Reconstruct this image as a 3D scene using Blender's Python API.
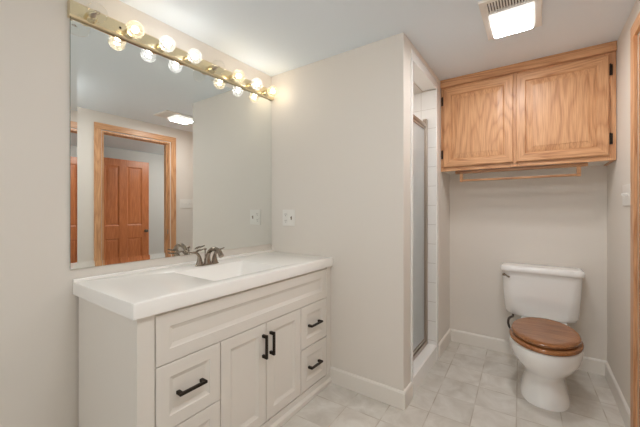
import bpy, bmesh, math, random
from mathutils import Vector, Matrix
random.seed(4)
for o in list(bpy.data.objects):
    bpy.data.objects.remove(o, do_unlink=True)
scene = bpy.context.scene
COL = scene.collection

# ------------------------------------------------------------------ camera, world, exposure
cd = bpy.data.cameras.new('camera')
cam = bpy.data.objects.new('camera', cd)
COL.objects.link(cam)
cd.sensor_width = 36.0
cd.lens = 309.7 / 640 * 36
cd.shift_y = -3.74 / 640
cd.clip_start = 0.02
cam.location = (0, 0, 1.181)
cam.rotation_euler = (math.pi / 2, 0, 0.6101 - math.pi / 2)
scene.camera = cam
w = bpy.data.worlds.new('world')
scene.world = w
w.use_nodes = True
w.node_tree.nodes['Background'].inputs[0].default_value = (0.97, 0.985, 1.0, 1)
w.node_tree.nodes['Background'].inputs[1].default_value = 0.85
vs = scene.view_settings
vs.view_transform = 'Standard'
vs.look = 'None'
vs.exposure = 0.67
scene.cycles.diffuse_bounces = 12
scene.cycles.max_bounces = 16
vs.gamma = 1.0
vs.use_curve_mapping = False
pl_ = bpy.data.lights.new('window_daylight', 'AREA')      # portal: guides the sky light in through the added fill window behind the camera
pl_.shape = 'RECTANGLE'
pl_.size, pl_.size_y = 1.75, 1.70
pl_.cycles.is_portal = True
po = bpy.data.objects.new('window_daylight', pl_)
COL.objects.link(po)
po.location = (-1.10, .65, 1.15)
po.rotation_euler = (0, -math.pi / 2, 0)
BULB = 25.0      # radiance of a lit filament glow
LENS = 42.0        # fan light diffuser
FILL_HALL = 44.0        # added fill light in the hall, unseen
FILL_SHOWER = 55.0     # added fill light in the shower, unseen
FILL_NEAR = 15.0    # added fill light over the near end of the bathroom, unseen

# ------------------------------------------------------------------ materials
def mat(name, col, rough=0.5, metal=0.0, spec=0.5, emit=None, estr=0.0, trans=0.0, bump=None, coat=0.0):
    m = bpy.data.materials.new(name)
    m.use_nodes = True
    b = m.node_tree.nodes['Principled BSDF']
    b.inputs['Base Color'].default_value = (*col, 1)
    b.inputs['Roughness'].default_value = rough
    b.inputs['Metallic'].default_value = metal
    b.inputs['Specular IOR Level'].default_value = spec
    b.inputs['Coat Weight'].default_value = coat
    b.inputs['Transmission Weight'].default_value = trans
    if emit:
        b.inputs['Emission Color'].default_value = (*emit, 1)
        b.inputs['Emission Strength'].default_value = estr
    if bump:
        nt = m.node_tree
        tc = nt.nodes.new('ShaderNodeTexCoord')
        n = nt.nodes.new('ShaderNodeTexNoise')
        n.inputs['Scale'].default_value = bump[0]
        n.inputs['Detail'].default_value = 4
        bp = nt.nodes.new('ShaderNodeBump')
        bp.inputs['Strength'].default_value = bump[1]
        bp.inputs['Distance'].default_value = 0.002
        nt.links.new(tc.outputs['Object'], n.inputs['Vector'])
        nt.links.new(n.outputs['Fac'], bp.inputs['Height'])
        nt.links.new(bp.outputs['Normal'], b.inputs['Normal'])
    return m

def mapped(nt, scale, rot=(0, 0, 0), loc=(0, 0, 0), src='Object'):
    tc = nt.nodes.new('ShaderNodeTexCoord')
    mp = nt.nodes.new('ShaderNodeMapping')
    mp.inputs['Scale'].default_value = scale
    mp.inputs['Rotation'].default_value = rot
    mp.inputs['Location'].default_value = loc
    nt.links.new(tc.outputs[src], mp.inputs['Vector'])
    return mp.outputs['Vector']

def ramp(nt, fac, stops):
    r = nt.nodes.new('ShaderNodeValToRGB')
    e = r.color_ramp.elements
    e[0].position, e[0].color = stops[0][0], (*stops[0][1], 1)
    e[1].position, e[1].color = stops[-1][0], (*stops[-1][1], 1)
    for p, c in stops[1:-1]:
        x = e.new(p)
        x.color = (*c, 1)
    nt.links.new(fac, r.inputs['Fac'])
    return r.outputs['Color']

def mixc(nt, a, b, fac, mode='MIX'):
    n = nt.nodes.new('ShaderNodeMix')
    n.data_type = 'RGBA'
    n.blend_type = mode
    for s, v in ((n.inputs[0], fac), (n.inputs[6], a), (n.inputs[7], b)):
        if hasattr(v, 'default_value') or hasattr(v, 'links'):
            nt.links.new(v, s)
        elif isinstance(v, (int, float)):
            s.default_value = v
        else:
            s.default_value = (*v, 1)
    return n.outputs[2]

def wood(name, axis, light, mid, dark, rough=0.38, bands=13.0, figure=1.0):
    """grain runs along axis 0/1/2 of object space"""
    m = mat(name, mid, rough)
    nt = m.node_tree
    b = nt.nodes['Principled BSDF']
    sc = [1.0, 1.0, 1.0]
    sc[axis] = 0.13
    v = mapped(nt, sc)
    warp = nt.nodes.new('ShaderNodeTexNoise')
    warp.inputs['Scale'].default_value = 5.5
    warp.inputs['Detail'].default_value = 2
    nt.links.new(v, warp.inputs['Vector'])
    # cathedral rings: a smooth noise cut into bands
    mul = nt.nodes.new('ShaderNodeMath')
    mul.operation = 'MULTIPLY'
    mul.inputs[1].default_value = bands
    nt.links.new(warp.outputs['Fac'], mul.inputs[0])
    fr = nt.nodes.new('ShaderNodeMath')
    fr.operation = 'FRACT'
    nt.links.new(mul.outputs[0], fr.inputs[0])
    rings = ramp(nt, fr.outputs[0], [(0.0, dark), (0.16, mid), (0.5, light), (0.80, mid), (1.0, dark)])
    s2 = [90.0, 90.0, 90.0]
    s2[axis] = 3.0
    v2 = mapped(nt, s2)
    fine = nt.nodes.new('ShaderNodeTexNoise')
    fine.inputs['Scale'].default_value = 2.4
    fine.inputs['Detail'].default_value = 3
    nt.links.new(v2, fine.inputs['Vector'])
    pores = ramp(nt, fine.outputs['Fac'], [(0.33, dark), (0.50, mid), (0.66, light)])
    c = mixc(nt, pores, rings, 0.45 * figure)
    nt.links.new(c, b.inputs['Base Color'])
    bp = nt.nodes.new('ShaderNodeBump')
    bp.inputs['Strength'].default_value = 0.15
    bp.inputs['Distance'].default_value = 0.001
    nt.links.new(fine.outputs['Fac'], bp.inputs['Height'])
    nt.links.new(bp.outputs['Normal'], b.inputs['Normal'])
    return m

WALLC = (0.752, 0.702, 0.642)
M = {}
M['wall'] = mat('wall_paint', WALLC, 0.55, bump=(220, 0.06))
M['hallwall'] = mat('hall_paint', (0.64, 0.64, 0.63), 0.6, bump=(220, 0.06))
M['ceiling'] = mat('ceiling_paint', (0.82, 0.885, 0.945), 0.75, bump=(160, 0.1))
M['trimwhite'] = mat('white_trim_paint', (0.80, 0.757, 0.70), 0.35)
M['cabinet'] = mat('white_cabinet_paint', (0.78, 0.737, 0.68), 0.35)
M['counter'] = mat('cultured_marble', (0.92, 0.895, 0.86), 0.22)
M['porcelain'] = mat('porcelain', (0.93, 0.92, 0.90), 0.12, coat=0.3)
M['plate'] = mat('white_plastic', (0.82, 0.79, 0.745), 0.3)
M['slot'] = mat('dark_slot', (0.13, 0.11, 0.09), 0.6)
M['blackmetal'] = mat('dark_bronze', (0.026, 0.017, 0.011), 0.38, metal=0.6)
M['nickel'] = mat('brushed_nickel', (0.30, 0.24, 0.19), 0.17, metal=1.0)
M['chrome'] = mat('chrome', (0.75, 0.73, 0.70), 0.12, metal=1.0)
M['brass'] = mat('polished_brass', (0.82, 0.70, 0.47), 0.20, metal=1.0)
M['frame_metal'] = mat('bronze_aluminium', (0.46, 0.39, 0.33), 0.32, metal=1.0)
M['hose'] = mat('dark_hose', (0.06, 0.04, 0.03), 0.45)
M['gap'] = mat('shadow_gap', (0.12, 0.08, 0.05), 0.8)
M['mirror'] = mat('mirror_silver', (0.86, 0.885, 0.87), 0.0, metal=1.0)
M['mirror_edge'] = mat('mirror_edge', (0.25, 0.28, 0.25), 0.2)
M['grille_dark'] = mat('fan_housing', (0.09, 0.06, 0.045), 0.8)
M['lens'] = mat('fan_lens', (0.9, 0.9, 0.88), 0.35, emit=(1.0, 1.0, 1.0), estr=LENS)
M['lens_rim'] = mat('fan_lens_rim', (0.9, 0.9, 0.88), 0.35, emit=(1.0, 0.99, 0.97), estr=0.5)
M['lamp'] = mat('lamp_glass', (0.9, 0.9, 0.88), 0.35, emit=(1.0, 0.95, 0.88), estr=FILL_HALL)
M['lamp2'] = mat('dome_glass', (0.9, 0.9, 0.88), 0.35, emit=(0.99, 1.0, 1.0), estr=FILL_NEAR)
M['lamp3'] = mat('shower_lamp_glass', (0.9, 0.9, 0.88), 0.35, emit=(1.0, 0.96, 0.92), estr=FILL_SHOWER)
M['glow_warm'] = mat('filament_warm', (1, 0.9, 0.7), 0.5, emit=(1.0, 0.92, 0.80), estr=BULB)
M['glow_white'] = mat('filament_white', (1, 1, 1), 0.5, emit=(1.0, 0.98, 0.95), estr=BULB)
M['filament_off'] = mat('filament_off', (0.32, 0.25, 0.2), 0.4, metal=0.5)

OL, OM, OD = (0.74, 0.425, 0.225), (0.62, 0.325, 0.158), (0.40, 0.168, 0.066)
M['oak_z'] = wood('oak_vertical_grain', 2, OL, OM, OD)
M['oak_y'] = wood('oak_cross_grain', 1, OL, OM, OD)
M['oak_x'] = wood('oak_long_grain', 0, OL, OM, OD)
M['rail_wood'] = wood('darker_rail_wood', 1, (0.52, 0.28, 0.13), (0.42, 0.205, 0.09), (0.28, 0.115, 0.045))
M['seatwood'] = wood('varnished_seat_wood', 1, (0.41, 0.185, 0.072), (0.30, 0.118, 0.041), (0.17, 0.06, 0.018), 0.16, 7.0, 0.6)
M['doorwood'] = wood('red_fir', 2, (0.66, 0.235, 0.085), (0.56, 0.18, 0.06), (0.40, 0.115, 0.035), 0.35, 7.0, 0.5)

# clear bulb glass: thin wall, so straight-through plus a Fresnel glint
def thin_glass(name, tint, base=0.04, haze=0.0):
    m = bpy.data.materials.new(name)
    m.use_nodes = True
    nt = m.node_tree
    nt.nodes.remove(nt.nodes['Principled BSDF'])
    out = nt.nodes['Material Output']
    tr = nt.nodes.new('ShaderNodeBsdfTransparent')
    tr.inputs['Color'].default_value = (*tint, 1)
    gl = nt.nodes.new('ShaderNodeBsdfGlossy')
    gl.inputs['Roughness'].default_value = 0.03
    gl.inputs['Color'].default_value = (1, 1, 1, 1)
    lw = nt.nodes.new('ShaderNodeLayerWeight')
    pw = nt.nodes.new('ShaderNodeMath')
    pw.operation = 'POWER'
    pw.inputs[1].default_value = 4.5
    nt.links.new(lw.outputs['Facing'], pw.inputs[0])
    fr = nt.nodes.new('ShaderNodeMath')
    fr.operation = 'MULTIPLY_ADD'
    fr.inputs[1].default_value = 0.8
    fr.inputs[2].default_value = base
    nt.links.new(pw.outputs[0], fr.inputs[0])
    mx = nt.nodes.new('ShaderNodeMixShader')
    nt.links.new(fr.outputs[0], mx.inputs[0])
    body = tr.outputs[0]
    if haze:                           # translucent share added to lit globes to imitate their soft bloom
        tl = nt.nodes.new('ShaderNodeBsdfTranslucent')
        tl.inputs['Color'].default_value = (*tint, 1)
        hz = nt.nodes.new('ShaderNodeMixShader')
        hz.inputs[0].default_value = haze
        nt.links.new(tr.outputs[0], hz.inputs[1])
        nt.links.new(tl.outputs[0], hz.inputs[2])
        body = hz.outputs[0]
    nt.links.new(body, mx.inputs[1])
    nt.links.new(gl.outputs[0], mx.inputs[2])
    nt.links.new(mx.outputs[0], out.inputs[0])
    return m
M['window_glass'] = thin_glass('window_pane', (0.97, 0.98, 0.98))
M['bulb_clear'] = thin_glass('clear_bulb_glass', (0.97, 0.97, 0.96))
M['bulb_amber'] = thin_glass('warm_bulb_glass', (1.0, 0.93, 0.80), 0.06, .10)
M['bulb_lit'] = thin_glass('lit_bulb_glass', (0.98, 0.98, 0.98), 0.06, .10)

# obscure shower glass
g = mat('obscure_glass', (0.80, 0.83, 0.84), 0.35, trans=0.75)
M['shower_glass'] = g

# floor tile: square ceramic in straight rows, cloudy beige
def tile_floor():
    m = mat('cloudy_floor_tile', (0.5, 0.47, 0.42), 0.28)
    nt = m.node_tree
    b = nt.nodes['Principled BSDF']
    v = mapped(nt, (1, 1, 1), (0, 0, math.radians(-2.1)), (-1.866 + 0.0, -0.446, 0))
    br = nt.nodes.new('ShaderNodeTexBrick')
    br.offset = 0.0
    br.squash = 1.0
    br.inputs['Scale'].default_value = 1.0
    br.inputs['Brick Width'].default_value = 0.222
    br.inputs['Row Height'].default_value = 0.2145
    br.inputs['Mortar Size'].default_value = 0.0035
    br.inputs['Mortar Smooth'].default_value = 0.3
    br.inputs['Bias'].default_value = 0.0
    br.inputs['Color1'].default_value = (0.0, 0.0, 0.0, 1)
    br.inputs['Color2'].default_value = (1.0, 1.0, 1.0, 1)
    br.inputs['Mortar'].default_value = (0.5, 0.5, 0.5, 1)
    nt.links.new(v, br.inputs['Vector'])
    n1 = nt.nodes.new('ShaderNodeTexNoise')
    n1.inputs['Scale'].default_value = 6.5
    n1.inputs['Detail'].default_value = 5
    n1.inputs['Roughness'].default_value = 0.6
    n1.inputs['Distortion'].default_value = 0.6
    # each tile has its own piece of the cloud pattern
    vv = mapped(nt, (1, 1, 1))
    add = nt.nodes.new('ShaderNodeVectorMath')
    add.operation = 'MULTIPLY_ADD'
    add.inputs[1].default_value = (7.3, 5.1, 9.7)
    nt.links.new(br.outputs['Color'], add.inputs[0])
    nt.links.new(vv, add.inputs[2])
    nt.links.new(add.outputs[0], n1.inputs['Vector'])
    cloud = ramp(nt, n1.outputs['Fac'], [(0.30, (0.53, 0.49, 0.435)), (0.5, (0.63, 0.60, 0.55)), (0.70, (0.73, 0.71, 0.67))])
    tone = ramp(nt, br.outputs['Color'], [(0.0, (0.95, 0.945, 0.935)), (1.0, (1.03, 1.02, 1.01))])
    c = mixc(nt, cloud, tone, 1.0, 'MULTIPLY')
    n2 = nt.nodes.new('ShaderNodeTexNoise')
    n2.inputs['Scale'].default_value = 7.0
    nt.links.new(vv, n2.inputs['Vector'])
    grout = ramp(nt, n2.outputs['Fac'], [(0.35, (0.40, 0.34, 0.27)), (0.62, (0.60, 0.56, 0.50))])
    c = mixc(nt, c, grout, br.outputs['Fac'])
    nt.links.new(c, b.inputs['Base Color'])
    bp = nt.nodes.new('ShaderNodeBump')
    bp.inputs['Strength'].default_value = 0.35
    bp.inputs['Distance'].default_value = 0.002
    bp.invert = True
    nt.links.new(br.outputs['Fac'], bp.inputs['Height'])
    nt.links.new(bp.outputs['Normal'], b.inputs['Normal'])
    return m
M['floor'] = tile_floor()

def wall_tile(name, rotx):
    m = mat(name, (0.86, 0.845, 0.82), 0.15)
    nt = m.node_tree
    b = nt.nodes['Principled BSDF']
    v = mapped(nt, (1, 1, 1), rotx)
    br = nt.nodes.new('ShaderNodeTexBrick')
    br.offset = 0.0
    br.inputs['Scale'].default_value = 1.0
    br.inputs['Brick Width'].default_value = 0.152
    br.inputs['Row Height'].default_value = 0.152
    br.inputs['Mortar Size'].default_value = 0.002
    br.inputs['Color1'].default_value = (0.86, 0.845, 0.82, 1)
    br.inputs['Color2'].default_value = (0.86, 0.845, 0.82, 1)
    br.inputs['Mortar'].default_value = (0.62, 0.59, 0.55, 1)
    nt.links.new(v, br.inputs['Vector'])
    nt.links.new(br.outputs['Color'], b.inputs['Base Color'])
    return m
M['tile_x'] = wall_tile('white_tile_end', (0, math.radians(90), math.radians(90)))     # faces +-x
M['tile_y'] = wall_tile('white_tile_side', (math.radians(90), 0, 0))                   # faces +-y

# ------------------------------------------------------------------ helpers
ORG = {}
def bx(bm, x0, x1, y0, y1, z0, z1, bev=0.0, seg=2, mi=0):
    t = bmesh.new()
    vs_ = [t.verts.new((x, y, z)) for x in (x0, x1) for y in (y0, y1) for z in (z0, z1)]
    for f in ((0, 1, 3, 2), (4, 6, 7, 5), (0, 4, 5, 1), (2, 3, 7, 6), (0, 2, 6, 4), (1, 5, 7, 3)):
        t.faces.new([vs_[i] for i in f])
    bmesh.ops.recalc_face_normals(t, faces=t.faces)
    if bev > 0:
        bmesh.ops.bevel(t, geom=list(t.edges), offset=bev, segments=seg, affect='EDGES', profile=0.6)
    for f in t.faces:
        f.material_index = mi
    merge(bm, t)
    return bm

def merge(bm, t):
    me = bpy.data.meshes.new('tmp')
    t.to_mesh(me)
    bm.from_mesh(me)
    t.free()
    bpy.data.meshes.remove(me)

def loft(bm, rings, cap0=True, cap1=True, closed=True):
    rr = [[bm.verts.new(p) for p in r] for r in rings]
    n = len(rr[0])
    for a, b in zip(rr, rr[1:]):
        for i in range(n if closed else n - 1):
            j = (i + 1) % n
            bm.faces.new((a[i], a[j], b[j], b[i]))
    if cap0:
        bm.faces.new(list(reversed(rr[0])))
    if cap1:
        bm.faces.new(rr[-1])
    return bm

def tube(bm, pts, rad, n=12, closed=False, squash=None):
    pts = [Vector(p) for p in pts]
    rads = rad if isinstance(rad, (list, tuple)) else [rad] * len(pts)
    rings = []
    up = None
    for i, p in enumerate(pts):
        t = (pts[min(i + 1, len(pts) - 1)] - pts[max(i - 1, 0)]).normalized()
        if up is None:
            ref = Vector((0, 0, 1)) if abs(t.z) < 0.9 else Vector((1, 0, 0))
            u = t.cross(ref).normalized()
        else:
            u = (up - t * up.dot(t)).normalized()
        up = u
        v = t.cross(u)
        sq = squash[i] if squash else 1.0
        rings.append([p + (u * math.cos(2 * math.pi * k / n) + v * math.sin(2 * math.pi * k / n) * sq) * rads[i] for k in range(n)])
    loft(bm, rings)
    bmesh.ops.recalc_face_normals(bm, faces=bm.faces)
    return bm

def spline(ctrl, n=8):
    """Catmull-Rom through control points"""
    c = [Vector(p) for p in ctrl]
    c = [c[0] * 2 - c[1]] + c + [c[-1] * 2 - c[-2]]
    out = []
    for i in range(1, len(c) - 2):
        for k in range(n):
            t = k / n
            a, b, d, e = c[i - 1], c[i], c[i + 1], c[i + 2]
            out.append(0.5 * ((2 * b) + (d - a) * t + (2 * a - 5 * b + 4 * d - e) * t * t + (3 * b - a - 3 * d + e) * t ** 3))
    out.append(c[-2])
    return out

def lathe(bm, prof, centre, axis='z', n=24, cap0=True, cap1=True):
    """prof: (radius, height along axis)"""
    cx, cy, cz = centre
    rings = []
    for r, h in prof:
        r = max(r, 1e-4)
        ring = []
        for k in range(n):
            a = 2 * math.pi * k / n
            p, q = r * math.cos(a), r * math.sin(a)
            if axis == 'z':
                ring.append((cx + p, cy + q, cz + h))
            elif axis == 'y':
                ring.append((cx + p, cy + h, cz + q))
            else:
                ring.append((cx + h, cy + p, cz + q))
        rings.append(ring)
    loft(bm, rings, cap0, cap1)
    bmesh.ops.recalc_face_normals(bm, faces=bm.faces)
    return bm

def prism(bm, poly, z0, z1, plane='xy', bev=0.0):
    t = bmesh.new()
    def P(a, b, c):
        return {'xy': (a, b, c), 'xz': (a, c, b), 'yz': (c, a, b)}[plane]
    loft(t, [[P(a, b, z0) for a, b in poly], [P(a, b, z1) for a, b in poly]])
    bmesh.ops.recalc_face_normals(t, faces=t.faces)
    if bev:
        bmesh.ops.bevel(t, geom=list(t.edges), offset=bev, segments=2, affect='EDGES')
    merge(bm, t)
    return bm

def obj(name, bm, m, parent=None, origin=None, smooth=False, angle=35):
    """link one mesh; vertices are given in world space, the origin is the parent's (or the one given)"""
    og = Vector(origin) if origin is not None else (ORG[parent.name] if parent else Vector((0, 0, 0)))
    bm.normal_update()
    me = bpy.data.meshes.new(name)
    for v in bm.verts:
        v.co -= og
    bm.to_mesh(me)
    bm.free()
    for k in (m if isinstance(m, (list, tuple)) else [m]):
        me.materials.append(M[k])
    if smooth:
        me.polygons.foreach_set('use_smooth', [True] * len(me.polygons))
        try:
            me.set_sharp_from_angle(angle=math.radians(angle))
        except Exception:
            pass
    o = bpy.data.objects.new(name, me)
    COL.objects.link(o)
    if parent:
        o.parent = parent
        o.location = og - ORG[parent.name]
    else:
        o.location = og
    ORG[o.name] = og
    return o

def tag(o, label, cat, group=None):
    o['label'] = label
    o['category'] = cat
    if group:
        o['group'] = group
    return o

def thing(name, label, cat, loc, group=None):
    o = bpy.data.objects.new(name, None)
    o.empty_display_size = 0.1
    COL.objects.link(o)
    o.location = loc
    ORG[o.name] = Vector(loc)
    return tag(o, label, cat, group)

def struct(name, bm, m, parent=None):
    o = obj(name, bm, m, parent)
    if not parent:
        o['kind'] = 'structure'
    return o

def box(*a, **k):
    return bx(bmesh.new(), *a, **k)

def nested(bm, u0, u1, w0, w1, prof, back, axis, sgn, mats=(0, 0)):
    """a panel whose face is nested rectangles. prof: (inset, depth behind the face plane). axis 'y' or 'x' = the face's normal axis;
    face plane coordinate + the direction into the panel is sgn; back = (plane coord, thickness)"""
    plane, thick = back
    def P(u, wv, d):
        c = plane + sgn * d
        return (u, c, wv) if axis == 'y' else (c, u, wv)
    t = bmesh.new()
    rings = []
    rings.append([t.verts.new(P(*q, thick)) for q in ((u0, w0), (u1, w0), (u1, w1), (u0, w1))])
    for ins, d in prof:
        rings.append([t.verts.new(P(*q, d)) for q in ((u0 + ins, w0 + ins), (u1 - ins, w0 + ins), (u1 - ins, w1 - ins), (u0 + ins, w1 - ins))])
    for a, b in zip(rings, rings[1:]):
        for i in range(4):
            j = (i + 1) % 4
            f = t.faces.new((a[i], a[j], b[j], b[i]))
            f.material_index = mats[0] if i in (0, 2) else mats[1]
    f = t.faces.new(rings[-1])
    f.material_index = mats[1]
    f = t.faces.new(list(reversed(rings[0])))
    f.material_index = mats[1]
    bmesh.ops.recalc_face_normals(t, faces=t.faces)
    merge(bm, t)
    return bm

# ------------------------------------------------------------------ room dimensions (metres)
H = 2.236
XP, YM, YP = 1.79, 1.724, 0.646      # partition face, mirror wall, partition end
XB, YR = 2.977, -0.412               # back wall, right wall
XN = -1.05                           # wall behind the camera
DX0, DX1, DH = 1.391, 2.151, 2.04     # doorway
XS0, XS1 = 1.945, 2.505              # shower opening
HY = -2.47                           # far wall of the hall

# ------------------------------------------------------------------ structure
struct('floor', box(XN - .1, 4.3, HY - .1, YM + .1, -0.08, 0), 'floor')
struct('ceiling', box(XN - .1, 4.3, HY - .1, YM + .1, H, H + .08), 'ceiling')
struct('wall_left', box(XN - .1, XB + .1, YM, YM + .1, 0, H), 'wall')
struct('wall_back', box(XB, XB + .1, YR - .11, YM, 0, H), 'wall')
b = bmesh.new()                      # wall behind the camera with a wide window added for fill light
WY0, WY1, WZ0, WZ1 = -.22, 1.52, .32, 2.0
bx(b, XN - .1, XN, HY - .1, WY0, 0, H)
bx(b, XN - .1, XN, WY1, YM, 0, H)
bx(b, XN - .1, XN, WY0, WY1, 0, WZ0)
bx(b, XN - .1, XN, WY0, WY1, WZ1, H)
struct('wall_near', b, 'wall')
b = bmesh.new()
for q in ((WY0, WY0 + .04, WZ0, WZ1), (WY1 - .04, WY1, WZ0, WZ1), (.63, .67, WZ0, WZ1)):
    bx(b, XN - .07, XN - .03, q[0], q[1], q[2], q[3])
bx(b, XN - .07, XN - .03, WY0 + .04, WY1 - .04, WZ0, WZ0 + .04)
bx(b, XN - .07, XN - .03, WY0 + .04, WY1 - .04, WZ1 - .04, WZ1)
win = struct('window_1', b, 'trimwhite')  # unseen window, added to let in soft frontal fill
for (a0, a1) in ((WY0 + .04, .63), (.67, WY1 - .04)):
    obj('pane', box(XN - .052, XN - .048, a0, a1, WZ0 + .04, WZ1 - .04), 'window_glass', win)
b = bmesh.new()
bx(b, XN, DX0, YR - .11, YR, 0, H)
bx(b, DX1, XB, YR - .11, YR, 0, H)
bx(b, DX0, DX1, YR - .11, YR, DH, H)
struct('wall_right', b, 'wall')
struct('wall_partition', box(XP, XP + .125, YP, YM, 0, H, bev=0.004), 'wall')
b = bmesh.new()
bx(b, XS1 + .012, XB, YP, YP + .10, 0, H)
bx(b, XP + .125, XS1 + .012, YP, YP + .10, 2.135, H)
struct('wall_shower_front', b, 'wall')
struct('wall_hall_far', box(XN, 4.3, HY - .1, HY, 0, H), 'hallwall')
struct('wall_hall_end', box(4.2, 4.3, HY, YR - .11, 0, H), 'hallwall')
b = bmesh.new()
bx(b, XB + .1, 4.2, YR - .11, YR, 0, H)
struct('wall_hall_side', b, 'hallwall')
# shower lining
struct('wall_shower_end', box(XS1, XS1 + .012, YP, YM, 0, 2.12), 'tile_x')
struct('wall_shower_side', box(XP + .125, XS1, YM - .012, YM, 0, 2.12), 'tile_y')
struct('wall_shower_inner', box(XP + .125, XP + .137, YP + .1, YM - .012, 0, 2.12), 'tile_x')
struct('ceiling_shower', box(XP + .125, XS1 + .012, YP + .1, YM, 2.12, 2.2), 'wall')
struct('floor_shower', box(XP + .137, XS1, YP + .13, YM - .012, 0, .03), 'porcelain')
# bullnose tile round the shower opening
b = bmesh.new()
bx(b, XP + .13, XP + .155, YP - .007, YP + .1, 0, 2.135, bev=.003)
bx(b, XS1 - .001, XS1 + .055, YP - .007, YP + .0, 0, 2.19, bev=.003)
bx(b, XP + .13, XS1, YP - .007, YP + .1, 2.128, 2.19, bev=.003)
struct('trim_1', b, 'porcelain')
# tiled curb
b = bmesh.new()
prism(b, [(YP - .006, 0), (YP - .006, .112), (YP + .002, .122), (YP + .12, .115), (YP + .13, .10), (YP + .13, 0)], XP + .155, XS1, 'yz')
struct('trim_2', b, 'porcelain')

# baseboards
def base_profile(t=.013, h=.105):
    return [(0, 0), (t, 0), (t, h - .012), (t * .55, h - .003), (0, h)]
def baseboard(name, x0, x1, y0, y1, face):
    b = bmesh.new()
    pr = base_profile()
    if face == '-x':
        prism(b, [(x1 - a, z) for a, z in pr], y0, y1, 'xz')
    elif face == '-y':
        prism(b, [(y1 - a, z) for a, z in pr], x0, x1, 'yz')
    elif face == '+y':
        prism(b, [(y0 + a, z) for a, z in pr], x0, x1, 'yz')
    return struct(name, b, 'trimwhite')
baseboard('baseboard_partition', 0, XP, YP - .013, 1.160, '-x')
baseboard('baseboard_partition_end', XP, XP + .128, 0, YP, '-y')
baseboard('baseboard_shower', XS1 + .055, XB, 0, YP, '-y')
baseboard('baseboard_back', 0, XB, YR, YP - .013, '-x')
baseboard('baseboard_right', 2.226, XB - .013, YR, 0, '+y')
baseboard('baseboard_left', XN, .52, 0, YM, '-y')
baseboard('baseboard_right_near', XN, 1.316, YR, 0, '+y')

# doorway casing and jamb (oak)
b = bmesh.new()
CW = .066
for (a0, a1) in ((DX0 - CW - .008, DX0 - .008), (DX1 + .008, DX1 + CW + .008)):
    bx(b, a0, a1, YR, YR + .016, 0, DH + .008, bev=.004)
    bx(b, a0, a1, YR - .126, YR - .11, 0, DH + .008, bev=.004)
tr = struct('trim_3', b, 'oak_z')
b = bmesh.new()
bx(b, DX0 - CW - .008, DX1 + CW + .008, YR, YR + .016, DH + .008, DH + .008 + CW, bev=.004)
bx(b, DX0 - CW - .008, DX1 + CW + .008, YR - .126, YR - .11, DH + .008, DH + .008 + CW, bev=.004)
struct('trim_4', b, 'oak_x')
b = bmesh.new()
bx(b, DX0 - .001, DX0 + .018, YR - .11, YR, 0, DH)
bx(b, DX1 - .018, DX1 + .001, YR - .11, YR, 0, DH)
bx(b, DX0 + .018, DX0 + .030, YR - .065, YR - .035, 0, DH - .02)
bx(b, DX1 - .030, DX1 - .018, YR - .065, YR - .035, 0, DH - .02)
bx(b, DX0 + .018, DX1 - .018, YR - .11, YR, DH - .018, DH + .001)
bx(b, DX0 + .03, DX1 - .03, YR - .065, YR - .035, DH - .030, DH - .018)
jm = struct('trim_5', b, 'oak_z')
s = obj('strike_plate', box(DX1 - .0205, DX1 - .018, YR - .032, YR - .006, .87, .93), 'frame_metal', jm)

# ------------------------------------------------------------------ mirror with bevelled edge
mx0, mx1, mz0, mz1 = .498, XP - .003, .912, 2.041
t = thing('wall_mirror', 'large frameless mirror on the wall above the white countertop', 'mirror', ((mx0 + mx1) / 2, YM, mz0))
BV, ty = .026, .0026
yf = YM - .006
obj('mirror_backing', box(mx0, mx1, YM - .003, YM - .0005, mz0, mz1), 'mirror_edge', t)
b = bmesh.new()
v = [b.verts.new(p) for p in ((mx0 + BV, yf, mz0 + BV), (mx1 - BV, yf, mz0 + BV), (mx1 - BV, yf, mz1 - BV), (mx0 + BV, yf, mz1 - BV))]
b.faces.new(v)
obj('mirror_glass', b, 'mirror', t)
b = bmesh.new()
iv = [(mx0 + BV, yf, mz0 + BV), (mx1 - BV, yf, mz0 + BV), (mx1 - BV, yf, mz1 - BV), (mx0 + BV, yf, mz1 - BV)]
ov = [(mx0, yf - ty, mz0), (mx1, yf - ty, mz0), (mx1, yf - ty, mz1), (mx0, yf - ty, mz1)]
bk = [(mx0, YM - .003, mz0), (mx1, YM - .003, mz0), (mx1, YM - .003, mz1), (mx0, YM - .003, mz1)]
loft(b, [iv, ov], False, False)
obj('mirror_bevel', b, 'mirror', t)
b = bmesh.new()
loft(b, [ov, bk], False, False)
obj('mirror_rim', b, 'mirror_edge', t)

# ------------------------------------------------------------------ vanity cabinet
VX0, VX1, VY, VZ = .526, XP - .002, 1.158, .798
vt = thing('vanity_cabinet', 'white shaker vanity cabinet with black bar pulls under the mirror', 'cabinet', ((VX0 + VX1) / 2, 1.45, 0))
b = bmesh.new()
bx(b, VX0, VX0 + .018, VY + .02, YM - .014, 0, VZ, bev=.001)
bx(b, VX1 - .018, VX1, VY + .02, YM - .014, 0, VZ)
bx(b, VX0 + .018, VX1 - .018, YM - .026, YM - .014, .05, VZ)
bx(b, VX0 + .018, VX1 - .018, VY + .02, YM - .026, .055, .073)
obj('carcass', b, 'cabinet', vt)
FX = [.591, .880, 1.166, 1.456, 1.735]      # left stile edge, drawer/door, split, door/drawer, right stile edge
FZ0, FZ1, FZ2, FZM = .072, .591, .787, .332
b = bmesh.new()
bx(b, VX0, FX[0] - .002, VY, VY + .02, 0, VZ, bev=.0015)
bx(b, FX[4] + .002, 1.760, VY, VY + .02, 0, VZ, bev=.0015)
bx(b, 1.762, VX1, VY + .003, VY + .02, 0, VZ, bev=.0015)
bx(b, FX[0] - .002, FX[4] + .002, VY + .012, VY + .02, FZ2 - .02, VZ)
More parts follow.
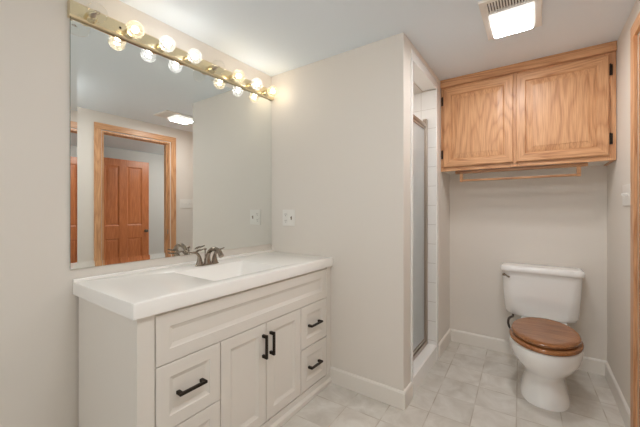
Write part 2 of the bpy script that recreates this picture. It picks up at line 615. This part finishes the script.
bx(b, FX[0] - .002, FX[4] + .002, VY + .012, VY + .02, FZ1 - .02, FZ1 + .02)
for x in (FX[1], FX[3]):
    bx(b, x - .02, x + .02, VY + .012, VY + .02, FZ0, FZ1 - .02)
obj('face_frame', b, 'cabinet', vt)
b = bmesh.new()
bx(b, FX[0] - .002, FX[4] + .002, VY, VY + .02, 0, FZ0 - .004)
prism(b, [(VY - .012, 0), (VY - .012, .022), (VY - .002, .034), (VY, .034), (VY, 0)], VX0, VX1, 'yz')
obj('base_rail', b, 'cabinet', vt)
PROF = [(0.0, .002), (.002, 0.0), (.052, 0.0), (.055, .003), (.070, .009), (.074, .009)]
def front(name, x0, x1, z0, z1, parent):
    b = bmesh.new()
    gp = .0022
    nested(b, x0 + gp, x1 - gp, z0 + gp, z1 - gp, PROF, (VY - .001, .012), 'y', 1)
    return obj(name, b, 'cabinet', parent)
def pull(parent, c, length, horiz):
    x, y, z = c
    b = bmesh.new()
    h = length / 2
    r = .0055
    if horiz:
        bx(b, x - h, x + h, y - .034, y - .022, z - r, z + r, bev=.0015)
        for s in (-1, 1):
            px = x + s * (h - .009)
            bx(b, px - .0075, px + .0075, y - .024, y, z - .0065, z + .0065, bev=.0015)
    else:
        bx(b, x - r, x + r, y - .034, y - .022, z - h, z + h, bev=.0015)
        for s in (-1, 1):
            pz = z + s * (h - .009)
            bx(b, x - .0065, x + .0065, y - .024, y, pz - .0075, pz + .0075, bev=.0015)
    return obj('pull', b, 'blackmetal', parent)
front('false_front', FX[0], FX[4], FZ1, FZ2, vt)
yq = VY + .009
for x0, x1 in ((FX[0], FX[1]), (FX[3], FX[4])):
    for z0, z1 in ((FZM, FZ1), (FZ0, FZM)):
        d = front('drawer', x0, x1, z0, z1, vt)
        pull(d, ((x0 + x1) / 2, VY + .008, (z0 + z1) / 2 - .002), .122, True)
d = front('door', FX[1], FX[2], FZ0, FZ1, vt)
pull(d, (FX[2] - .026, VY - .001, .479), .122, False)
d = front('door', FX[2], FX[3], FZ0, FZ1, vt)
pull(d, (FX[2] + .028, VY - .001, .479), .122, False)

# ------------------------------------------------------------------ countertop with integral basin
CT, CB, CX0, CX1, CY0, CY1 = .8545, .7985, .507, XP - .0015, 1.141, YM - .0015
BX0, BX1, BY0, BY1 = .888, 1.348, 1.208, 1.555
ct = thing('vanity_countertop', 'white solid vanity top with a built in rectangular basin under the mirror', 'countertop', ((CX0 + CX1) / 2, 1.43, CB))
b = bmesh.new()
def rect(x0, x1, y0, y1, z, rc=0.0, n=5):
    if rc <= 0:
        return [(x0, y0, z), (x1, y0, z), (x1, y1, z), (x0, y1, z)]
    out = []
    for cx, cy, a0 in ((x0 + rc, y0 + rc, 180), (x1 - rc, y0 + rc, 270), (x1 - rc, y1 - rc, 0), (x0 + rc, y1 - rc, 90)):
        for k in range(n + 1):
            a = math.radians(a0 + 90 * k / n)
            out.append((cx + rc * math.cos(a), cy + rc * math.sin(a), z))
    return out
def rings_ct():
    R = []
    n = 5
    # outer corners: square with tiny radius, so that rings have the same count
    def o(ins, z):
        return rect(CX0 + ins, CX1 - ins, CY0 + ins, CY1 - ins, z, .004, n)
    def i(ins, z, rc):
        return rect(BX0 + ins, BX1 - ins, BY0 + ins, BY1 - ins, z, rc, n)
    R.append(rect(BX0 - .012, BX1 + .012, BY0 - .012, BY1 + .012, CB, .02, n))
    R.append(o(.0, CB))
    R.append(o(.0, CT - .006))
    R.append(o(.002, CT - .0015))
    R.append(o(.006, CT))
    R.append(i(-.003, CT, .016))
    R.append(i(.001, CT - .0015, .015))
    R.append(i(.004, CT - .006, .014))
    R.append(i(.040, CT - .105, .03))
    R.append(i(.055, CT - .118, .035))
    R.append(i(.15, CT - .124, .02))
    # shell below, back up to the underside
    R.append(i(.15, CT - .134, .02))
    R.append(i(.045, CT - .130, .035))
    R.append(i(-.010, CB, .02))
    return R
loft(b, rings_ct()[:11], False, True)
R = rings_ct()
loft(b, [R[0], R[13], R[12], R[11]], False, True)
bmesh.ops.remove_doubles(b, verts=b.verts, dist=1e-5)
bmesh.ops.recalc_face_normals(b, faces=b.faces)
obj('top_slab', b, 'counter', ct, smooth=True, angle=30)
b = bmesh.new()
prism(b, [(CY1, CT), (CY1 - .017, CT), (CY1 - .017, CT + .010), (CY1 - .013, CT + .013), (CY1, CT + .013)], CX0, CX1, 'yz')
struct('trim_7', b, 'counter')  # the countertop's own back lip, modelled as a separate piece
b = bmesh.new()
lathe(b, [(.0, .004), (.016, .0045), (.022, .003), (.024, .0)], ((BX0 + BX1) / 2, 1.40, CT - .124), cap0=False)
obj('drain', b, 'nickel', ct, smooth=True)

# ------------------------------------------------------------------ faucet
fx, fy, fz = 1.130, 1.612, CT
ft = thing('basin_faucet', 'brushed nickel two lever faucet on the white countertop behind the basin', 'faucet', (fx, fy, fz))
b = bmesh.new()
pl = []
for k in range(32):
    a = 2 * math.pi * k / 32
    c, s = math.cos(a), math.sin(a)
    pl.append((fx + math.copysign(abs(c) ** .55, c) * .078, fy + math.copysign(abs(s) ** .8, s) * .026))
loft(b, [[(x, y, fz) for x, y in pl], [(x, y, fz + .003) for x, y in pl], [(fx + (x - fx) * .93, fy + (y - fy) * .85, fz + .008) for x, y in pl]])
bmesh.ops.recalc_face_normals(b, faces=b.faces)
obj('base_plate', b, 'nickel', ft, smooth=True)
def handle(s):
    b = bmesh.new()
    hx = fx + s * .051
    P = spline([(hx, fy, fz + .006), (hx + s * .000, fy, fz + .035), (hx + s * .006, fy, fz + .06), (hx + s * .024, fy + .002, fz + .078),
                (hx + s * .050, fy + .004, fz + .081), (hx + s * .074, fy + .004, fz + .087)], 5)
    n = len(P)
    rr = []
    sq = []
    for i in range(n):
        u = i / (n - 1)
        rr.append(.0085 + .0135 * max(0, 1 - u / .42) ** 1.5 if u < .7 else .0085 - (u - .7) * .006)
        sq.append(1.0 if u < .45 else max(.55, 1 - (u - .45) * 1.2))
    tube(b, P, rr, 14, squash=sq)
    h = obj('handle', b, 'nickel', ft, smooth=True, angle=60)
handle(-1)
handle(1)
b = bmesh.new()
P = spline([(fx, fy, fz + .006), (fx, fy - .003, fz + .04), (fx, fy - .018, fz + .074), (fx, fy - .055, fz + .096), (fx, fy - .104, fz + .090), (fx, fy - .135, fz + .060)], 6)
n = len(P)
rr = [(.0115 + .0125 * (1 - i / (n - 1) / .4) ** 1.4 if i / (n - 1) < .4 else .0115 + .0035 * ((i / (n - 1) - .4) / .6)) for i in range(n)]
tube(b, P, rr, 16)
sp = obj('spout', b, 'nickel', ft, smooth=True, angle=60)
b = bmesh.new()
tube(b, [(fx, fy + .02, fz + .008), (fx, fy + .02, fz + .085)], .0028, 8)
lathe(b, [(.003, .083), (.0085, .087), (.0095, .092), (.005, .097)], (fx, fy + .02, fz), n=14)
obj('lift_rod', b, 'nickel', ft, smooth=True)

# ------------------------------------------------------------------ vanity light bar
lt = thing('vanity_light', 'polished brass strip light of eight clear globe bulbs above the mirror', 'light', (1.14, YM, 2.05))
b = bmesh.new()
prism(b, [(YM - .0015, 2.043), (1.697, 2.043), (1.689, 2.050), (1.689, 2.108), (1.696, 2.116), (YM - .0015, 2.116)], .488, XP - .004, 'yz')
obj('backplate', b, 'brass', lt)
for x in (.69, 1.58):
    b = bmesh.new()
    lathe(b, [(.006, 0), (.005, -.002), (.002, -.003)], (x, 1.689, 2.082), axis='y', n=10)
    obj('screw', b, 'blackmetal', lt)
sock0 = bulb0 = glow = None
lit = [0, 1, 2, 2, 0, 1, 2, 1]     # 0 off, 1 warm, 2 white
R_ = .041
gl_b = bmesh.new()
prof = []
for k in range(15):                # globe, neck towards the socket (+y)
    a = math.radians(158 * k / 14)
    prof.append((R_ * math.sin(a), -R_ * math.cos(a)))
prof.append((.0135, .050))
x0, zb, yc = .566, 2.067, 1.617
sp_ = .1616
def bm_socket(x):
    b = bmesh.new()
    lathe(b, [(.024, 1.689 - yc), (.0235, .062), (.021, .048), (.019, .040), (.0165, .040)], (x, yc, zb), axis='y', n=20)
    return b
def bm_globe(x):
    b = bmesh.new()
    lathe(b, prof, (x, yc, zb), axis='y', n=24, cap0=False, cap1=False)
    bmesh.ops.remove_doubles(b, verts=b.verts, dist=1e-4)
    return b
def bm_glow(x):
    b = bmesh.new()
    lathe(b, [(.0155 * math.sin(math.radians(18 * k)), -.0155 * math.cos(math.radians(18 * k))) for k in range(11)], (x, yc + .001, zb), axis='y', n=16, cap0=False, cap1=False)
    bmesh.ops.remove_doubles(b, verts=b.verts, dist=2e-4)
    return b
def bm_stem(x):
    b = bmesh.new()
    lathe(b, [(.011, .046), (.009, .03), (.004, .02), (.003, .008), (.001, .004)], (x, yc, zb), axis='y', n=12)
    tube(b, spline([(x - .012, yc + .004, zb), (x - .006, yc - .008, zb + .004), (x, yc - .002, zb), (x + .006, yc - .008, zb + .004), (x + .012, yc + .004, zb)], 4), .0011, 6)
    tube(b, [(x - .012, yc + .004, zb), (x - .003, yc + .028, zb)], .001, 5)
    tube(b, [(x + .012, yc + .004, zb), (x + .003, yc + .028, zb)], .001, 5)
    return b
for i, k in enumerate(lit):
    x = x0 + i * sp_
    obj('socket', bm_socket(x), 'brass', lt, smooth=True)
    bu = obj('bulb', bm_globe(x), ('bulb_clear', 'bulb_amber', 'bulb_lit')[k], lt, origin=(x, yc, zb), smooth=True, angle=80)
    if k == 0:
        bu['label'] = 'unlit clear bulb'
    fs = obj('stem', bm_stem(x), 'filament_off', bu, smooth=True)
    if k:
        obj('filament', bm_glow(x), 'glow_warm' if k == 1 else 'glow_white', bu, smooth=True, angle=80)

# ------------------------------------------------------------------ outlet on the partition
ot = thing('outlet_plate', 'two gang white plate with an outlet and switch on the partition above the countertop', 'outlet', (XP, 1.537, 1.12))
obj('cover_plate', box(XP - .006, XP - .0005, 1.476, 1.598, 1.059, 1.182, bev=.002), 'plate', ot)
for dz in (.026, -.022):
    b = bmesh.new()
    lathe(b, [(.0175, -.006), (.017, -.0085), (.0, -.0085)], (XP, 1.565, 1.118 + dz), axis='x', n=18)
    rc = obj('receptacle', b, 'plate', ot)
    b = bmesh.new()
    for dy in (-.006, .006):
        bx(b, XP - .0092, XP - .008, 1.565 + dy - .0012, 1.565 + dy + .0012, 1.118 + dz - .001, 1.118 + dz + .009)
    bx(b, XP - .0092, XP - .008, 1.5625, 1.5675, 1.118 + dz - .0105, 1.118 + dz - .0055)
    obj('slots', b, 'slot', rc)
b = bmesh.new()
bx(b, XP - .0075, XP - .0055, 1.505, 1.515, 1.106, 1.132)
bx(b, XP - .016, XP - .0055, 1.5075, 1.5125, 1.118, 1.126, bev=.001)
obj('toggle', b, 'filament_off', ot)

# switch plate on the right wall
st = thing('switch_plate', 'white three toggle switch plate on the wall beside the oak door casing', 'switch', (2.375, YR, 1.262))
SX0, SX1 = 2.285, 2.465
obj('cover_plate', box(SX0, SX1, YR + .0005, YR + .006, 1.203, 1.322, bev=.002), 'plate', st)
for k in range(3):
    x = SX0 + .039 + k * .046
    b = bmesh.new()
    bx(b, x - .005, x + .005, YR + .0055, YR + .0075, 1.25, 1.275)
    bx(b, x - .004, x + .004, YR + .006, YR + .019, 1.262, 1.273, bev=.001)
    obj('toggle', b, 'plate', st)

# ------------------------------------------------------------------ oak wall cabinet
KX, KZ0 = 2.658, 1.494
ky0, ky1 = YR + .002, YP - .002
kt = thing('wall_cabinet', 'oak two door wall cabinet above the toilet, up against the ceiling', 'cabinet', (2.82, .12, KZ0))
b = bmesh.new()
bx(b, KX + .02, XB - .001, ky0, ky0 + .016, KZ0, 2.234)
bx(b, KX + .02, XB - .001, ky1 - .016, ky1, KZ0 + .02, 2.234)
bx(b, KX + .02, XB - .001, ky0 + .016, ky1 - .016, 2.20, 2.234)
bx(b, XB - .008, XB - .001, ky0 + .016, ky1 - .016, KZ0 + .02, 2.20)
obj('carcass', b, 'oak_z', kt)
b = bmesh.new()
bx(b, KX + .02, XB - .001, ky0 + .016, ky1, KZ0 + .006, KZ0 + .02)
o = obj('bottom_panel', b, 'trimwhite', kt)
o['label'] = 'cream painted underside'
b = bmesh.new()
bx(b, KX, KX + .02, ky0, ky0 + .06, KZ0, 2.18, mi=0)
bx(b, KX, KX + .02, ky1 - .045, ky1, KZ0, 2.18, mi=0)
bx(b, KX, KX + .02, .105, .160, KZ0, 2.18, mi=0)
bx(b, KX + .0002, KX + .02, ky0 + .06, ky1 - .045, KZ0, KZ0 + .05, mi=1)
bx(b, KX + .0002, KX + .02, ky0 + .06, ky1 - .045, 2.13, 2.18, mi=1)
obj('face_frame', b, ['oak_z', 'oak_y'], kt)
b = bmesh.new()
prism(b, [(KX - .016, 2.176), (KX - .020, 2.182), (KX - .020, 2.235), (KX + .02, 2.235), (KX + .02, 2.176)], ky0, ky1, 'xz')
obj('crown_board', b, 'oak_y', kt)
DPROF = [(0.0, .005), (.006, 0.0), (.056, 0.0)]
def oak_door(y0, y1, z0, z1, hinge_y):
    b = bmesh.new()
    # frame: nested ring open in the middle, closed at the back
    nested(b, y0, y1, z0, z1, DPROF + [(.060, .004), (.064, .010)], (KX - .019, .018), 'x', 1, (1, 0))
    d = obj('door', b, ['oak_z', 'oak_y'], kt)
    b = bmesh.new()
    i = .066
    nested(b, y0 + i, y1 - i, z0 + i, z1 - i, [(0.0, .0075), (.004, .0075), (.034, .0025), (.036, .001)], (KX - .019, .0098), 'x', 1, (0, 0))
    obj('panel', b, 'oak_z', d)
    for z in (z1 - .095, z0 + .105):
        b = bmesh.new()
        s = -1 if hinge_y == y0 else 1
        bx(b, KX - .004, KX - .0005, min(hinge_y, hinge_y + s * .018), max(hinge_y, hinge_y + s * .018), z - .034, z + .034, bev=.001)
        tube(b, [(KX - .010, hinge_y + s * .0045, z - .036), (KX - .010, hinge_y + s * .0045, z + .036)], .005, 10)
        obj('hinge', b, 'blackmetal', d)
oak_door(.138, .641 - .018, 1.525, 2.160, .641 - .018)
oak_door(-.376, .123, 1.525, 2.160, -.376)

# towel rail under the cabinet
rt = thing('towel_rail', 'thin oak towel rail hung under the wall cabinet', 'towel rail', (2.69, .13, KZ0))
b = bmesh.new()
bx(b, 2.682, 2.712, -.278, .54, 1.470, KZ0 - .0005, bev=.004, mi=0)
obj('mounting_board', b, 'rail_wood', rt)
for y in (.495, -.232):
    obj('bracket', box(2.684, 2.708, y - .011, y + .011, 1.405, 1.470, bev=.003), 'rail_wood', rt)
obj('rail', box(2.688, 2.704, -.221, .484, 1.407, 1.424, bev=.004), 'rail_wood', rt)

# ------------------------------------------------------------------ toilet
TY = -.041
tt = thing('toilet', 'white two piece toilet with a wooden seat against the back wall', 'toilet', (2.5, TY, 0))
def egg(xc, af, ab, w, z, n=48, p=1.0, yc=TY):
    out = []
    for k in range(n):
        a = 2 * math.pi * k / n
        c, s = math.cos(a), math.sin(a)
        a_ = ab if c > 0 else af
        out.append((xc + a_ * math.copysign(abs(c) ** p, c), yc + w * math.copysign(abs(s) ** p, s), z))
    return out
b = bmesh.new()
S = [egg(2.49, .226, .26, .130, 0.0, p=.78), egg(2.49, .226, .26, .130, .012, p=.78), egg(2.49, .219, .26, .124, .03, p=.8), egg(2.49, .206, .255, .112, .08, p=.82),
     egg(2.49, .200, .25, .104, .13, p=.86), egg(2.48, .204, .255, .110, .165, p=.9), egg(2.46, .220, .28, .132, .198), egg(2.44, .240, .29, .158, .235),
     egg(2.425, .254, .30, .177, .272), egg(2.42, .262, .305, .186, .31), egg(2.42, .264, .305, .189, .345), egg(2.42, .262, .305, .187, .357), egg(2.42, .255, .30, .180, .362)]
loft(b, S)
bmesh.ops.recalc_face_normals(b, faces=b.faces)
obj('bowl', b, 'porcelain', tt, smooth=True, angle=70)
# shelf behind the bowl that carries the tank
b = bmesh.new()
def rbox(x0, x1, y0, y1, z, rc, n=6):
    return rect(x0, x1, y0, y1, z, rc, n)
loft(b, [rbox(2.66, 2.90, TY - .10, TY + .10, .20, .04), rbox(2.64, 2.93, TY - .125, TY + .125, .30, .04), rbox(2.64, 2.935, TY - .14, TY + .14, .364, .04), rbox(2.645, 2.93, TY - .135, TY + .135, .373, .04)])
bmesh.ops.recalc_face_normals(b, faces=b.faces)
obj('tank_shelf', b, 'porcelain', tt, smooth=True, angle=50)
TC = -.021
b = bmesh.new()
tz = [(.374, .210, .085), (.380, .219, .080), (.41, .226, .076), (.55, .236, .070), (.70, .243, .064), (.712, .243, .064)]
loft(b, [rbox(2.760 + ((.712 - z) * .06 if z > .40 else .022 + (.40 - z)), 2.955, TC - wd, TC + wd, z, rc, 8) for z, wd, rc in tz])
bmesh.ops.recalc_face_normals(b, faces=b.faces)
tk = obj('tank', b, 'porcelain', tt, smooth=True, angle=50)
b = bmesh.new()
loft(b, [rbox(2.750, 2.962, TC - .250, TC + .250, .712, .05, 8), rbox(2.745, 2.965, TC - .254, TC + .254, .718, .052, 8), rbox(2.745, 2.965, TC - .254, TC + .254, .742, .052, 8),
         rbox(2.752, 2.962, TC - .248, TC + .248, .752, .048, 8), rbox(2.775, 2.945, TC - .226, TC + .226, .757, .04, 8)])
bmesh.ops.recalc_face_normals(b, faces=b.faces)
obj('tank_lid', b, 'porcelain', tt, smooth=True, angle=50)
b = bmesh.new()
lathe(b, [(.011, 0), (.011, -.008), (.006, -.012)], (2.784, TC + .228, .682), axis='x', n=14)
tube(b, spline([(2.772, TC + .232, .686), (2.764, TC + .216, .681), (2.757, TC + .188, .668)], 5), [.006] * 8 + [.0065, .007, .006], 10)
obj('flush_lever', b, 'nickel', tt, smooth=True)
# seat ring and closed lid
def ring_solid(outer, inner):
    """outer, inner: lists of rings (bottom -> top) outside, then inside"""
    b = bmesh.new()
    seq = outer + inner[::-1]
    rr = [[b.verts.new(p) for p in r] for r in seq]
    m_ = len(rr)
    n_ = len(rr[0])
    for q in range(m_):
        a, c = rr[q], rr[(q + 1) % m_]
        for i in range(n_):
            j = (i + 1) % n_
            b.faces.new((a[i], a[j], c[j], c[i]))
    bmesh.ops.recalc_face_normals(b, faces=b.faces)
    return b
so = [egg(2.42, .260, .258, .184, .3635), egg(2.42, .268, .261, .190, .369), egg(2.42, .268, .261, .190, .381), egg(2.42, .260, .257, .183, .388)]
si = [egg(2.42, .185, .165, .108, .3635), egg(2.42, .185, .165, .108, .388)]
obj('seat', ring_solid(so, si), 'seatwood', tt, smooth=True, angle=50)
b = bmesh.new()
def tilt(r):   # the closed lid rests a little higher at the hinge end
    return [(x, y, z + (x - 2.14) * .022) for x, y, z in r]
L = [egg(2.42, .232, .235, .165, .3935), egg(2.42, .248, .246, .178, .397), egg(2.42, .249, .247, .179, .407), egg(2.42, .241, .242, .173, .414),
     egg(2.42, .211, .218, .148, .4165), egg(2.42, .205, .212, .142, .4155), egg(2.42, .10, .10, .07, .4160)]
loft(b, [tilt(r) for r in L])
bmesh.ops.recalc_face_normals(b, faces=b.faces)
obj('seat_lid', b, 'seatwood', tt, smooth=True, angle=40)
for dy in (-.07, .07):
    b = bmesh.new()
    bx(b, 2.665, 2.70, TY + dy - .014, TY + dy + .014, .3625, .402, bev=.004)
    obj('seat_hinge', b, 'nickel', tt)
b = bmesh.new()
tube(b, spline([(2.82, .148, .376), (2.80, .150, .362), (2.75, .158, .372), (2.70, .170, .368), (2.69, .172, .335), (2.72, .158, .29), (2.82, .13, .24), (2.93, .11, .20), (2.962, .108, .195)], 6), .008, 10)
obj('supply_hose', b, 'hose', tt, smooth=True)

# ------------------------------------------------------------------ shower door
sd = thing('shower_door', 'narrow bronze framed shower door of pale obscure glass on the white curb', 'shower door', (2.2, .70, .118))
DY0, DY1 = .710, .734
sx0, sx1 = XP + .1555, XS1 - .001
sz0, sz1 = .1215, 1.855
b = bmesh.new()
bx(b, sx0, sx0 + .028, DY0, DY1, sz0, sz1, bev=.003)
bx(b, sx1 - .036, sx1, DY0 - .004, DY1 + .004, sz0, sz1 + .040, bev=.004)
bx(b, sx0 + .028, sx1 - .036, DY0, DY1, sz1 - .026, sz1, bev=.003)
bx(b, sx0 + .028, sx1 - .036, DY0 - .004, DY1, sz0, sz0 + .030, bev=.003)
obj('outer_frame', b, 'frame_metal', sd)
b = bmesh.new()
ix0, ix1, iz0, iz1 = sx0 + .031, sx1 - .040, sz0 + .034, sz1 - .029
for q in ((ix0, ix0 + .018, iz0, iz1), (ix1 - .018, ix1, iz0, iz1)):
    bx(b, q[0], q[1], DY0 + .002, DY1 - .006, q[2], q[3], bev=.002)
bx(b, ix0 + .018, ix1 - .018, DY0 + .002, DY1 - .006, iz1 - .018, iz1, bev=.002)
bx(b, ix0 + .018, ix1 - .018, DY0 + .002, DY1 - .006, iz0, iz0 + .022, bev=.002)
lf = obj('door_frame', b, 'frame_metal', sd)
obj('glass_pane', box(ix0 + .018, ix1 - .018, DY0 + .008, DY0 + .012, iz0 + .022, iz1 - .018), 'shower_glass', lf)

# ------------------------------------------------------------------ exhaust fan with light
ex = thing('exhaust_fan', 'white ceiling exhaust fan with a glowing lens in front of the oak cabinet', 'fan light', (1.95, .11, H))
EX0, EX1, EY0, EY1 = 1.745, 2.158, -.024, .243
b = bmesh.new()
zt, zl = H - .0005, H - .014
# frame: ring with two slotted bays
bx(b, EX0, EX0 + .026, EY0, EY1, zl, zt, bev=.003)
bx(b, EX1 - .020, EX1, EY0, EY1, zl, zt, bev=.003)
bx(b, EX0 + .024, EX1 - .018, EY0, EY0 + .028, zl, zt, bev=.003)
bx(b, EX0 + .024, EX1 - .018, EY1 - .028, EY1, zl, zt, bev=.003)
bx(b, 1.865, 2.118, EY0 + .026, EY1 - .026, zl, zt, bev=.002)
obj('housing_frame', b, 'plate', ex)
obj('fan_cavity', box(EX0 + .02, EX1 - .016, EY0 + .02, EY1 - .02, H - .003, zt), 'grille_dark', ex)
n = 17
for (a0, a1) in ((EX0 + .024, 1.867), (2.117, EX1 - .018)):
    b = bmesh.new()
    for k in range(n):
        y = EY0 + .032 + (EY1 - EY0 - .064) * k / (n - 1)
        bx(b, a0, a1, y - .0035, y + .0035, zl + .001, zt - .003)
    obj('grille', b, 'plate', ex)
b = bmesh.new()
loft(b, [rbox(1.880, 2.108, EY0 + .030, EY1 - .030, zl, .012), rbox(1.893, 2.106, EY0 + .033, EY1 - .033, zl - .020, .014), rbox(1.905, 2.100, EY0 + .04, EY1 - .04, zl - .026, .014)], True, False)
bmesh.ops.recalc_face_normals(b, faces=b.faces)
ln = obj('light_lens', b, 'lens_rim', ex, smooth=True, angle=40)
b = bmesh.new()
loft(b, [rbox(1.905, 2.100, EY0 + .04, EY1 - .04, zl - .026, .014), rbox(1.925, 2.085, EY0 + .055, EY1 - .055, zl - .0285, .012)])
bmesh.ops.recalc_face_normals(b, faces=b.faces)
obj('lens_face', b, 'lens', ln, smooth=True, angle=40)

# ------------------------------------------------------------------ added unseen fill lights: near end of the room, and the hall
def dome(name, label, x, y, key, r=.15):
    t = thing(name, label, 'light', (x, y, H))
    b = bmesh.new()
    lathe(b, [(r + .012, 0), (r + .012, -.018), (r, -.022)], (x, y, H - .0005), n=32)
    obj('ceiling_pan', b, 'plate', t, smooth=True)
    b = bmesh.new()
    lathe(b, [(r, -.022), (r * .93, -.045), (r * .7, -.068), (r * .35, -.082), (.001, -.086)], (x, y, H - .0005), n=32)
    obj('glass_dome', b, key, t, smooth=True)
dome('ceiling_light', 'round white ceiling light over the open floor before the vanity', .70, .15, 'lamp2', .19)
dome('ceiling_light', 'round white ceiling light in the hall outside the doorway', 3.2, -1.4, 'lamp')

t = thing('shower_light', 'small round recessed light in the shower ceiling behind the glass door', 'light', (2.2, 1.25, 2.12))  # added to brighten the shower interior, out of view
b = bmesh.new()
lathe(b, [(.085, 0), (.085, -.006), (.07, -.010), (.066, -.004)], (2.2, 1.25, 2.1195), n=28, cap1=False)
obj('trim_ring', b, 'plate', t, smooth=True)
b = bmesh.new()
lathe(b, [(.067, -.004), (.05, -.009), (.001, -.012)], (2.2, 1.25, 2.1195), n=28)
obj('lens', b, 'lamp3', t, smooth=True)

# ------------------------------------------------------------------ panelled door in the hall, seen in the mirror
pdx0, pdx1, pdy = 2.03, 2.845, -2.385
pt = thing('panelled_door', 'reddish four panel wooden door in the hall, seen in the mirror', 'door', (pdx0, pdy, 0))
b = bmesh.new()
XS = [pdx0, 2.145, 2.355, 2.480, 2.725, pdx1]
ZS = [.01, .22, .695, .91, 1.925, 2.04]
y0, y1 = pdy - .018, pdy + .018
for i in (0, 2, 4):
    bx(b, XS[i], XS[i + 1], y0, y1, ZS[0], ZS[5], bev=.002)
for j in (0, 2, 4):
    for i in (1, 3):
        bx(b, XS[i], XS[i + 1], y0 + .0005, y1 - .0005, ZS[j], ZS[j + 1])
lf = obj('leaf', b, 'doorwood', pt)
for i in (1, 3):
    for j in (1, 3):
        b = bmesh.new()
        nested(b, XS[i], XS[i + 1], ZS[j], ZS[j + 1], [(0, .0), (.016, .010), (.022, .010), (.05, .004)], (y1 - .002, .024), 'y', -1)
        obj('panel', b, 'doorwood', pt)
b = bmesh.new()
lathe(b, [(.028, 0), (.027, .006), (.010, .010), (.010, .03), (.024, .04), (.028, .052), (.02, .064), (.0, .067)], (2.787, y1, .80), axis='y', n=20)
obj('door_knob', b, 'nickel', pt, smooth=True)
b = bmesh.new()
bx(b, pdx0 - .09, pdx0 - .004, HY, HY + .085, 0, 2.10, bev=.003)
struct('trim_6', b, 'doorwood')
for z in (.25, 1.0, 1.8):
    b = bmesh.new()
    tube(b, [(pdx0 - .006, pdy + .014, z - .045), (pdx0 - .006, pdy + .014, z + .045)], .006, 8)
    obj('hinge', b, 'nickel', pt)
